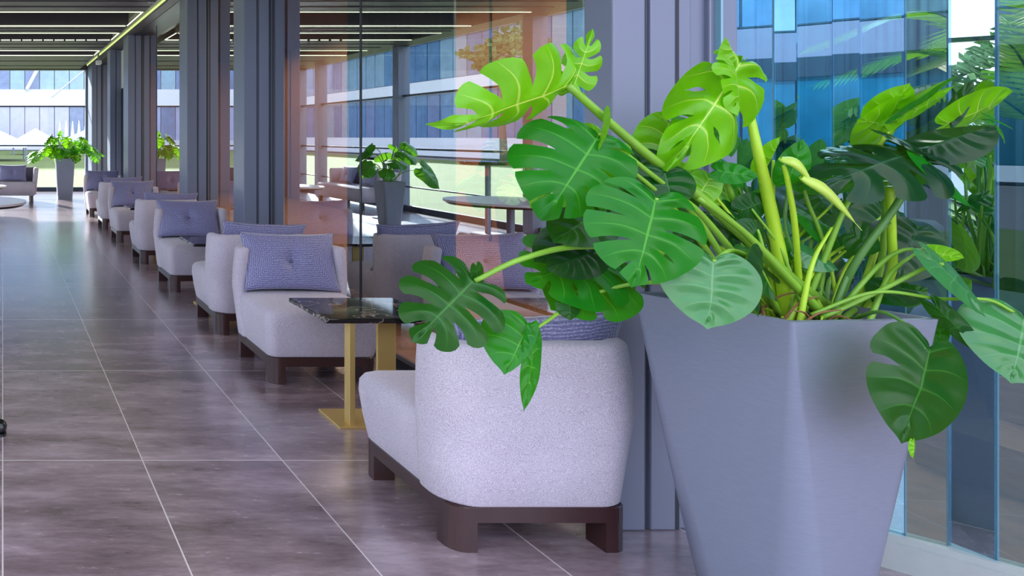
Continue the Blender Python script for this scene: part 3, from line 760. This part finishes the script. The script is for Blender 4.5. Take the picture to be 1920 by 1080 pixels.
# --- centre lime tuft
rd = random.Random(7)
for i, (bx, by, tx, ty, m_, w_) in enumerate([(1310, 330, 1262, 350, 'leaf_lime', .5), (1330, 335, 1300, 385, 'leaf_lime', .5), (1350, 345, 1345, 405, 'leaf_lime', .45), (1345, 320, 1420, 330, 'leaf_mid', .4),
        (1380, 345, 1392, 400, 'leaf_mid', .45), (1300, 315, 1280, 300, 'leaf_lime', .5), (1390, 330, 1340, 300, 'leaf_mid', .4), (1432, 325, 1470, 260, 'leaf_lime', .38), (1478, 340, 1508, 265, 'leaf_mid', .30),
        (1360, 390, 1410, 440, 'leaf_dark', .5), (1330, 400, 1395, 460, 'leaf_deep', .5), (1390, 395, 1450, 372, 'leaf_dark', .5), (1420, 430, 1385, 470, 'leaf_dark', .6), (1290, 430, 1330, 480, 'leaf_dark', .5),
        (1500, 420, 1540, 380, 'leaf_mid', .35), (1500, 470, 1570, 505, 'leaf_pale', .4), (1470, 440, 1530, 495, 'leaf_mid', .4), (1560, 430, 1500, 395, 'leaf_mid', .4), (1585, 470, 1640, 440, 'leaf_dark', .45),
        (1600, 440, 1655, 470, 'leaf_dark', .5), (1465, 540, 1500, 470, 'leaf_mid', .35), (1410, 405, 1440, 350, 'leaf_mid', .4), (1260, 400, 1300, 350, 'leaf_dark', .5), (1520, 350, 1560, 400, 'leaf_dark', .45),
        (1530, 560, 1560, 480, 'leaf_deep', .5), (1640, 540, 1700, 510, 'leaf_dark', .5), (1600, 520, 1560, 440, 'leaf_deep', .5), (1690, 560, 1740, 540, 'leaf_dark', .5), (1660, 400, 1620, 470, 'leaf_deep', .5), (1720, 430, 1690, 520, 'leaf_deep', .5),
        (1560, 380, 1480, 400, 'leaf_deep', .5), (1760, 470, 1700, 450, 'leaf_dark', .5)]):
    Y = 2.12+rd.uniform(-.08, .14)
    if i > 23: Y = 2.24+rd.uniform(0, .08)
    leaf(bx, by, Y, tx, ty, Y-rd.uniform(0, .06), (.7, rd.uniform(-.4, .4), rd.uniform(.1, .7)), m_, wr=w_, style='heart', droop=rd.uniform(0, .3), fold=-rd.uniform(.1, .6), seed=100+i)
    if i % 2 == 0: stem([rt(1430+rd.uniform(0, 160), 596, 2.12), at((bx+1480)/2, (by+560)/2, Y), at(bx, by, Y)], .006, .0035, rd.choice(['stem', 'stem_dark', 'stem_lime']))
# --- rolled young leaves
def rolled(a, b, r, mat, lab=None):
    pts = cat([a, a.lerp(b, .35)+Vector((0, -.01, .012)), b], 10); m_ = len(pts); bm_ = bmesh.new(); rings = []
    d = (b-a).normalized(); u = d.orthogonal().normalized(); v = d.cross(u)
    for i, p in enumerate(pts):
        t = i/(m_-1); R = r*(math.sin(PI*min(1, t*1.05+.06))**.7)*(1-.35*t)+.0012
        ring = []
        for k in range(22):
            a_ = 2*PI*k/16; rr = R*(1+.22*k/22); ring.append(p+u*math.cos(a_)*rr+v*math.sin(a_)*rr*.55)
        rings.append(ring)
    loft(bm_, rings, cap=False, closed=False); o = obj('rolled_leaf', bm_, mat, mon, True)
    if lab: o['label'] = lab
rolled(at(1463, 297, 2.02), at(1530, 352, 2.0), .019, 'leaf_lime')
rolled(at(1502, 332, 2.0), at(1616, 432, 1.97), .021, 'leaf_lime', 'rolled yellow-green young leaf')
stem([rt(1500, 560), at(1490, 420, 2.05), at(1478, 345, 2.03), at(1470, 310, 2.02)], .008, .005, 'stem_lime')
# --- right side leaves
leaf(1680, 236, 2.10, 1618, 228, 2.06, (.8, -.1, -.45), 'leaf_lime', wr=.62, style='heart', droop=.1, fold=-.1, seed=201)
leaf(1655, 232, 2.09, 1700, 157, 2.04, (.8, -.4, -.3), 'leaf_lime', wr=.40, style='heart', droop=-.1, fold=-.3, seed=202)
leaf(1680, 225, 2.05, 1800, 150, 2.02, (.45, .5, -.8), 'leaf_mid', wr=.22, style='heart', droop=.1, fold=-.5, seed=203)
leaf(1700, 215, 2.07, 1795, 168, 2.05, (.8, .3, -.4), 'leaf_lime', wr=.22, style='heart', seed=204)
stem([rt(1600, 590, 2.14), at(1660, 400, 2.14), at(1640, 300, 2.12), at(1680, 222, 2.10)], .008, .005, 'stem_lime')
leaf(1775, 232, 2.05, 1912, 180, 2.02, (.75, .1, -.55), 'leaf_lime', wr=.42, style='heart', droop=.15, fold=-.15, seed=205, label='bright lime leaf at upper right')
leaf(1782, 225, 2.05, 1822, 150, 2.03, (.5, -.8, .1), 'leaf_deep', wr=.17, style='heart', fold=-.2, seed=206)
leaf(1725, 290, 1.98, 1838, 378, 1.93, (.7, .3, .65), 'leaf_mid', wr=.40, style='heart', droop=.2, fold=-.2, seed=207, label='pointed dark leaf aimed down to the right')
leaf(1725, 285, 1.99, 1560, 325, 1.95, (.6, -.2, .8), 'leaf_deep', wr=.42, style='deep', droop=.25, fold=-.2, lobe=.1, seed=208)
leaf(1730, 280, 2.02, 1640, 240, 2.02, (.5, 0, .9), 'leaf_deep', wr=.5, style='slit', droop=.1, fold=-.1, seed=209)
leaf(1735, 280, 2.00, 1865, 225, 1.97, (.45, .2, .9), 'leaf_deep', wr=.40, style='heart', droop=.2, fold=-.3, seed=210)
leaf(1730, 275, 2.03, 1792, 300, 2.0, (.7, .2, .65), 'leaf_pale', wr=.5, style='heart', droop=.2, seed=211)
leaf(1720, 300, 2.03, 1705, 345, 2.0, (.85, .2, .5), 'leaf_pale', wr=.5, style='heart', droop=.2, seed=212)
leaf(1620, 345, 2.08, 1495, 350, 2.05, (.5, -.1, -.8), 'leaf_mid', wr=.3, style='heart', droop=.1, seed=213)
leaf(1640, 290, 2.04, 1555, 290, 2.02, (.4, -.1, .9), 'leaf_deep', wr=.42, style='slit', seed=214)
leaf(1850, 215, 2.04, 1905, 240, 2.02, (.5, .2, .8), 'leaf_mid', wr=.12, style='heart', fold=-.4, seed=215)
leaf(1855, 232, 2.02, 1900, 262, 2.0, (.8, .3, .3), 'leaf_mid', wr=.16, style='heart', fold=.4, droop=.5, seed=216)
stem([rt(1560, 600, 2.10), at(1600, 500, 2.03), at(1690, 370, 1.99), at(1722, 290, 1.985)], .010, .007, 'stem_dark')
stem([rt(1610, 600, 2.10), at(1668, 520, 2.08), at(1672, 440, 2.07), at(1668, 350, 2.05)], .011, .009, 'stem_lime')
stem([rt(1580, 600, 2.10), at(1640, 540, 2.12), at(1658, 440, 2.11), at(1660, 340, 2.08)], .008, .007, 'stem')
stem([rt(1500, 600, 2.10), at(1540, 500, 2.08), at(1580, 400, 2.06), at(1610, 345, 2.06)], .008, .005, 'stem')
stem([rt(1530, 600, 2.10), at(1545, 470, 2.10), at(1515, 380, 2.10), at(1500, 330, 2.10)], .006, .004, 'stem')
stem([rt(1560, 606, 2.06), at(1500, 545, 2.04), at(1400, 440, 2.02), at(1310, 372, 1.98)], .013, .006, 'stem')
stem([rt(1560, 600, 2.06), at(1640, 505, 2.05), at(1690, 470, 2.04), at(1740, 470, 2.0)], .007, .004, 'stem')
stem([rt(1540, 596, 2.04), at(1650, 545, 2.02), at(1740, 500, 1.98), at(1770, 495, 1.96)], .007, .0045, 'stem')
stem([rt(1520, 590, 2.04), at(1640, 548, 2.0), at(1760, 560, 1.97), at(1850, 562, 1.95), at(1900, 585, 1.93)], .005, .004, 'stem')
stem([rt(1600, 598, 2.0), at(1650, 585, 1.92), at(1700, 610, 1.86), at(1733, 655, 1.82)], .005, .004, 'stem_dark')
leaf(1742, 478, 1.97, 1865, 585, 1.90, (.65, .1, .75), 'leaf_pale', wr=.34, style='heart', droop=.2, fold=-.1, seed=221, label='pale green leaf drooping past the right rim')
leaf(1740, 470, 2.02, 1812, 488, 1.99, (.8, .2, -.4), 'leaf_lime', wr=.32, style='heart', droop=.3, seed=222)
leaf(1920, 598, 1.92, 1905, 712, 1.86, (.8, -.2, .5), 'leaf_pale', wr=.62, style='heart', droop=.1, fold=-.1, seed=223, rip=.02)
leaf(1755, 575, 1.96, 1852, 672, 1.92, (.7, -.5, -.3), 'leaf_dark', wr=.15, style='heart', fold=-.5, seed=224)
leaf(1742, 655, 1.82, 1706, 828, 1.78, (.9, .1, .25), 'leaf_dark', wr=.56, style='few', droop=.08, fold=-.1, seed=225, lw=1.0, label='rounded dark leaf with one split, in front of the planter')
leaf(1713, 828, 1.79, 1716, 860, 1.79, (.9, .1, .1), 'leaf_lime', wr=.24, style='heart', fold=-.4, seed=226)
leaf(1762, 605, 2.0, 1764, 660, 2.0, (.9, -.4, .1), 'leaf_mid', wr=.25, style='heart', seed=227)
leaf(1690, 540, 2.06, 1640, 560, 2.04, (.5, 0, .8), 'leaf_dark', wr=.5, style='heart', seed=228)
# fallen sheaths and roots on the soil
rd = random.Random(5)
for k in range(16):
    a = Vector((2.25+rd.uniform(-.10, .16), 2.06+rd.uniform(-.08, .1), .85+rd.uniform(0, .02)))
    b = a+Vector((rd.uniform(-.1, .1), rd.uniform(-.06, .06), rd.uniform(.02, .09)))
    obj('aerial_root', tube(bmesh.new(), cat([a, a.lerp(b, .5)+Vector((0, 0, .02)), b], 5), .004, .002, 6), 'root' if k % 3 else 'stem_lime', mon, True)
for k in range(22):
    a = Vector((2.25+rd.uniform(-.14, .18), 2.1+rd.uniform(-.1, .14), .85)); ang = rd.uniform(-1.2, 1.2)
    b = a+Vector((math.sin(ang)*.28, rd.uniform(-.03, .08), .2+rd.uniform(0, .14)))
    stem([a, a.lerp(b, .5)+Vector((-.02*math.sin(ang), 0, .04)), b], rd.uniform(.004, .008), .003, rd.choice(['stem', 'stem_dark', 'stem', 'stem_lime']))

# ---- far potted monstera and other potted plants share leaf meshes
base_meshes = []
for k, (st, mt) in enumerate((('slit', 'leaf_mid'), ('slit', 'leaf_dark'), ('slit', 'leaf_lime'), ('heart', 'leaf_mid'), ('deep', 'leaf_mid'))):
    b = leaf_bm(Vector((0, 0, 0)), Vector((0, 1, 0)), Vector((0, 0, 1)), wr=.48, style=st, droop=.3, fold=-.2, lobe=.08, seed=300+k)
    me = bpy.data.meshes.new('leaf'); b.to_mesh(me); b.free(); me.materials.append(M[mt])
    me.polygons.foreach_set('use_smooth', [True]*len(me.polygons)); base_meshes.append(me)
def bushy(name, loc, n, spread, hmin, hmax, seed, lab, cat_, lsize=.26, ph=.9, pw=.21, meshes=None, pmat=None):
    t = empty(name, loc, 0, lab, cat_); r = random.Random(seed); ms = meshes or base_meshes
    b0 = pw*.78
    planter(t, [(-pw, pw), (-pw, -pw), (pw, -pw), (pw, pw)], [(-b0, b0), (-b0, -b0), (b0, -b0), (b0, b0)], ph, .01, .06)
    if pmat: kids(t)[0].data.materials[0] = M[pmat]
    for k in range(n):
        a = 2*PI*k*.618+r.uniform(-.3, .3); q = r.uniform(.15, 1)**.7; R = spread*q
        z = hmin+(hmax-hmin)*(1-q*.8)*r.uniform(.45, 1.05)
        p = Vector((math.cos(a)*R, math.sin(a)*R*.7, z)); out = Vector((math.cos(a), math.sin(a), 0))
        tip = (out*r.uniform(.4, 1)+Vector((r.uniform(-.3, .3), r.uniform(-.5, .1), -r.uniform(.2, .9)))).normalized()
        nn = (Vector((0, -.5, 1))+out*.4).normalized(); nn = (nn-tip*nn.dot(tip)).normalized(); xx = tip.cross(nn); s = lsize*r.uniform(.75, 1.2)
        o = bpy.data.objects.new('leaf', r.choice(ms)); C.objects.link(o); o.parent = t
        mtx = Matrix((xx, tip, nn)).transposed().to_4x4(); o.matrix_basis = Matrix.Translation(p) @ mtx @ Matrix.Scale(s, 4)
        obj('stem', tube(bmesh.new(), cat([Vector((r.uniform(-.08, .08), r.uniform(-.08, .08), ph-.06)), Vector((p.x*.45, p.y*.45, ph+(z-ph)*.75)), p], 5), .009, .005, 6), 'stem', t, True)
    return t
bushy('potted_monstera', (1.39, 16.35, 0), 46, .78, .86, 1.72, 4, 'monstera in a tall grey planter standing before the far end window', 'potted plant', .25)
bushy('potted_plant', (-1.35, 11.6, 0), 16, .62, .75, 1.6, 9, 'broad-leaved plant near the bar tables, reflected in the facade glass', 'potted plant', .30, .68, .17, [base_meshes[3]])
bushy('potted_plant', (4.6, 6.3, 0), 22, .55, .85, 1.75, 12, 'plant in a brown planter inside the room behind the glass', 'potted plant', .24, .86, .22, None, 'carpet')
# palm inside at right
pm = empty('potted_palm', (4.95, 3.42, 0), 0, 'palm behind the curved glass at the right edge', 'potted plant')
planter(pm, [(-.2, .2), (-.2, -.2), (.2, -.2), (.2, .2)], [(-.15, .15), (-.15, -.15), (.15, -.15), (.15, .15)], .5, .01, .05)
obj('trunk', tube(bmesh.new(), cat([Vector((0, 0, .42)), Vector((.02, 0, 1.0)), Vector((0, .02, 1.4))], 6), .03, .02), 'bark', pm, True)
for k in range(14):
    a = 2*PI*k/14+.2; el = .2+.35*(k % 3); bmp = bmesh.new(); spine = cat([Vector((0, 0, 1.38)), Vector((math.cos(a)*.35, math.sin(a)*.35, 1.55+el*.5)), Vector((math.cos(a)*.8, math.sin(a)*.8, 1.42+el*.5))], 10)
    tube(bmp, spine, .006, .002, 5)
    for i in range(3, len(spine)-1):
        d = (spine[i+1]-spine[i-1]).normalized(); s_ = d.cross(Vector((0, 0, 1))).normalized()
        for sg in (-1, 1):
            for h_ in (0, .5):
                p = spine[i].lerp(spine[i+1], h_); e = p+(d*.6+s_*sg*.8+Vector((0, 0, -.25))).normalized()*.24*math.sin(PI*(i+1)/(len(spine)+3))
                w_ = d*.010; v = [bmp.verts.new(q) for q in (p-w_, p+w_, p.lerp(e, .6)+w_, e, p.lerp(e, .6)-w_)]; bmp.faces.new(v)
    obj('frond', bmp, 'leaf_dark', pm)

# ================================================================== ROOM BEHIND THE GLASS
bm = bmesh.new(); n = 60; rings = []
front = [(3.15+.035*math.sin(i*1.35)+.01*math.sin(i*3.1), 5.1+1.5*i/n) for i in range(n+1)]
rings = [[(x, y, z), (x+.02, y, z)] for x, y in front for z in (0,)]
b2 = [bm.verts.new((x, y, .02)) for x, y in front]; t2 = [bm.verts.new((x, y, 3.25)) for x, y in front]
for i in range(n): bm.faces.new((b2[i], b2[i+1], t2[i+1], t2[i]))
cu = obj('curtain', bm, 'curtain', None, True); sm = cu.modifiers.new('t', 'SOLIDIFY'); sm.thickness = .006
tag(cu, 'dark teal pleated curtain standing behind the facade glass, right of the dark joint', 'curtain')
path = cat([Vector((3.95, 5.08, 0)), Vector((5.0, 5.09, 0)), Vector((6.05, 5.06, 0)), Vector((6.25, 4.8, 0)), Vector((6.27, 3.0, 0)), Vector((6.26, .2, 0))], 40)
bm = bmesh.new(); pts = [(p.x+.03*math.sin(i*1.2), p.y+.03*math.cos(i*1.2)) for i, p in enumerate(path)]
b2 = [bm.verts.new((x, y, .02)) for x, y in pts]; t2 = [bm.verts.new((x, y, 3.28)) for x, y in pts]
for i in range(len(pts)-1): bm.faces.new((b2[i], b2[i+1], t2[i+1], t2[i]))
cu = obj('curtain', bm, 'curtain_teal', None, True); sm = cu.modifiers.new('t', 'SOLIDIFY'); sm.thickness = .006
tag(cu, 'teal curtain behind the teal sofa and palm, beyond the curved glass at right', 'curtain')
so = empty('banquette_sofa', (5.0, 4.38, 0), 0, 'dark teal sofa behind the curved glass at the right edge', 'sofa')
obj('seat', rounded_loft([(.06, -1.1, 1.1, -.45, .40), (.42, -1.1, 1.1, -.45, .40), (.46, -1.06, 1.06, -.41, .38)], .06), 'teal_fabric', so, True)
obj('backrest', rounded_loft([(.06, -1.15, 1.15, .36, .55), (.80, -1.15, 1.15, .36, .55), (.84, -1.12, 1.12, .38, .53)], .05), 'teal_fabric', so, True)
for s in (-1, 1):
    for y in (-.38, .48): obj('leg', nb(s*1.0-.03, s*1.0+.03, y-.03, y+.03, 0.012, .07), 'wood_dark', so)
ws = empty('wooden_platform', (0, 0, 0), 0, 'brown wooden steps behind the curved glass at right', 'steps')
obj('step', nb(3.85, 5.9, 2.2, 3.08, .012, .20, .004), 'wood_wall', ws); obj('step', nb(4.2, 5.9, 2.2, 3.08, .20, .38, .004), 'wood_wall', ws)

# ================================================================== OUTDOORS
def ground(name, x0, x1, y0, y1, z, mat, kind='structure', cuts=0):
    return struct(name, nb(x0, x1, y0, y1, z-.05, z), mat, kind=kind)
def nsub(): pass
bm = bmesh.new()
prism(bm, [(-22, -8), (XL-.3, -8), (XL-.3, YE+.25), (60, YE+.25), (60, 74), (-22, 74)], -.10, -.04)
lw_ = struct('lawn', bm, 'grass', kind='stuff'); tag(lw_, 'mown green lawn beyond the left and end windows', 'grass')
bm = bmesh.new(); prism(bm, [(-60, -60), (90, -60), (90, 130), (-60, 130)], -.22, -.12); struct('ground', bm, 'paving')
def facade(name, origin, ang, width, levels, pane_w, lab, depth=8, parapet=None):
    """levels: (z0, z1, kind, material); 'band' is one solid band, 'glass' a row of windows"""
    t = empty(name, origin, ang, lab, 'building')
    obj('wall', nb(-width/2, width/2, .25, depth, -.1, levels[-1][1]-.2), 'grey_panel', t)
    for z0, z1, kd, mt in levels:
        if kd == 'band': obj('band', nb(-width/2, width/2, -.1, .4, z0, z1), mt, t)
        else:
            n = int(width/pane_w); r = random.Random(int(z0*10)+n)
            for k in range(n):
                x = -width/2+k*pane_w
                obj('window', nb(x+.04, x+pane_w-.04, .05+r.uniform(0, .03), .25, z0, z1), mt if isinstance(mt, str) else r.choice(mt), t)
            obj('sill', nb(-width/2, width/2, -.02, .2, z0-.06, z0), 'darkmetal', t)
    return t
# long building to the left (seen mirrored in the facade glass)
facade('building', (-26, 57, 0), PI/2, 86, [(0, 1.3, 'band', 'white'), (1.3, 4.4, 'glass', ('bluewin', 'greywin', 'bluewin', 'greenwin')), (4.4, 5.4, 'band', 'white'), (5.45, 8.2, 'glass', ('greenwin', 'greenwin', 'bluewin')), (8.2, 9.4, 'band', 'pale_concrete')], 1.5,
       'long pale building across the lawn, mirrored in the facade glass', 6)
# building beyond the end window
facade('building', (6.5, 76, 0), 0, 58, [(0, 1.0, 'band', 'pale_concrete'), (1.0, 4.5, 'glass', ('lilacwin', 'greywin', 'lilacwin')), (4.5, 6.3, 'band', 'white'), (6.3, 11.5, 'glass', ('greenwin', 'greywin')), (11.5, 13.5, 'band', 'grey_panel'), (13.5, 20, 'glass', ('greenwin', 'bluewin'))], 1.55,
       'banded glass building beyond the end window', 10)
# building behind the camera, mirrored in the curved glass
facade('building', (-20.5, -22.5, 0), 2.42, 34, [(0, .5, 'band', 'pale_concrete'), (.5, 3.5, 'glass', 'tealwin'), (3.5, 4.2, 'band', 'darkmetal'), (4.2, 5.3, 'band', 'slate_panel'), (5.4, 8.5, 'glass', ('greenwin', 'bluewin')), (8.5, 9.4, 'band', 'slate_panel')], 1.9,
       'building behind the viewer, mirrored in the curved blue glass', 6)
# slanting roof truss outside the end window
st_ = empty('canopy_stay', (0, 0, 0), 0, 'slanting white struts outside the end window', 'strut')
obj('strut', tube(bmesh.new(), [at(50, 168, 75.7), at(78, 115, 75.7)], .2, .2, 8), 'white', st_)
obj('strut', tube(bmesh.new(), [at(96, 182, 75.84), at(175, 118, 75.84)], .06, .06, 8), 'white', st_)
for k in range(6):
    x = at(112+k*12, 0, 46).x
    t = empty('folded_parasol', (x, 46, 0), 0, 'closed white parasols in a row beyond the end window', 'parasol', 'closed white parasols outside')
    obj('cover', cyl(bmesh.new(), 0, 0, .75, 2.35+.05*(k % 2), .19, .02, 14), 'tent', t, True); obj('pole', cyl(bmesh.new(), 0, 0, -.04, .8, .03), 'post', t)
for k, (x, y, s, lb) in enumerate(((-.8, 44, 2.2, 'white pyramid tent beyond the end window at far left'), (2.6, 58, 1.8, 'white pyramid tent behind the far potted monstera'), (7.4, 64, 2.2, 'white tent on the lawn beyond the end window, toward the right'))):
    t = empty('tent', (x, y, 0), 0, lb, 'tent')
    b = bmesh.new(); c = b.verts.new((0, 0, 2.05)); q = [b.verts.new(p) for p in ((-s, -s, 1.0), (s, -s, 1.0), (s, s, 1.0), (-s, s, 1.0))]; w_ = [b.verts.new((v.co.x, v.co.y, .75)) for v in q]
    for i in range(4): b.faces.new((q[i], q[(i+1) % 4], c)); b.faces.new((w_[i], w_[(i+1) % 4], q[(i+1) % 4], q[i]))
    obj('canopy', b, 'tent', t)
    for i in range(4): obj('pole', cyl(bmesh.new(), (-s, s, s, -s)[i]*.97, (-s, -s, s, s)[i]*.97, -.04, 1.0, .05), 'post', t)
# trees
def tree(x, y, h, r_, seed, lb):
    t = empty('tree', (x, y, -.04), 0, lb, 'tree'); r = random.Random(seed)
    obj('trunk', tube(bmesh.new(), cat([Vector((0, 0, 0)), Vector((.1, 0, h*.35)), Vector((0, .1, h*.8))], 5), .2, .06), 'bark', t, True)
    bm = bmesh.new()
    for k in range(900):
        u = Vector((r.gauss(0, 1), r.gauss(0, 1), r.gauss(0, 1))).normalized()*r.uniform(.55, 1)**.5
        p = Vector((u.x*r_, u.y*r_, h*.72+u.z*r_*.75)); p += Vector([mnoise.noise(p*.7+Vector((seed, k_, 0)))*r_*.5 for k_ in range(3)])
        a = Vector((r.gauss(0, 1), r.gauss(0, 1), r.gauss(0, 1))).normalized(); b_ = a.orthogonal().normalized(); s = .16*r_**.5
        bm.faces.new([bm.verts.new(q) for q in (p-a*s, p-b_*s*.6, p+a*s, p+b_*s*.6)])
    obj('crown', bm, 'foliage', t)
tree(-34, -3.5, 4.6, 2.0, 1, 'low round tree mirrored in the bright narrow pane at right, nearer the building')
tree(-36, 2.5, 5.0, 2.2, 2, 'low round tree mirrored in the bright narrow pane at right, out over the lawn')
tree(-22.4, 39.6, 8.2, 1.8, 3, 'tree before the long pale building, mirrored in the facade glass')
wl = obj('low_wall', nb(-24.2, -24.0, -9, 8, -.12, 1.9), 'white', None); tag(wl, 'low white garden wall mirrored in the narrow bright glass panel', 'wall')
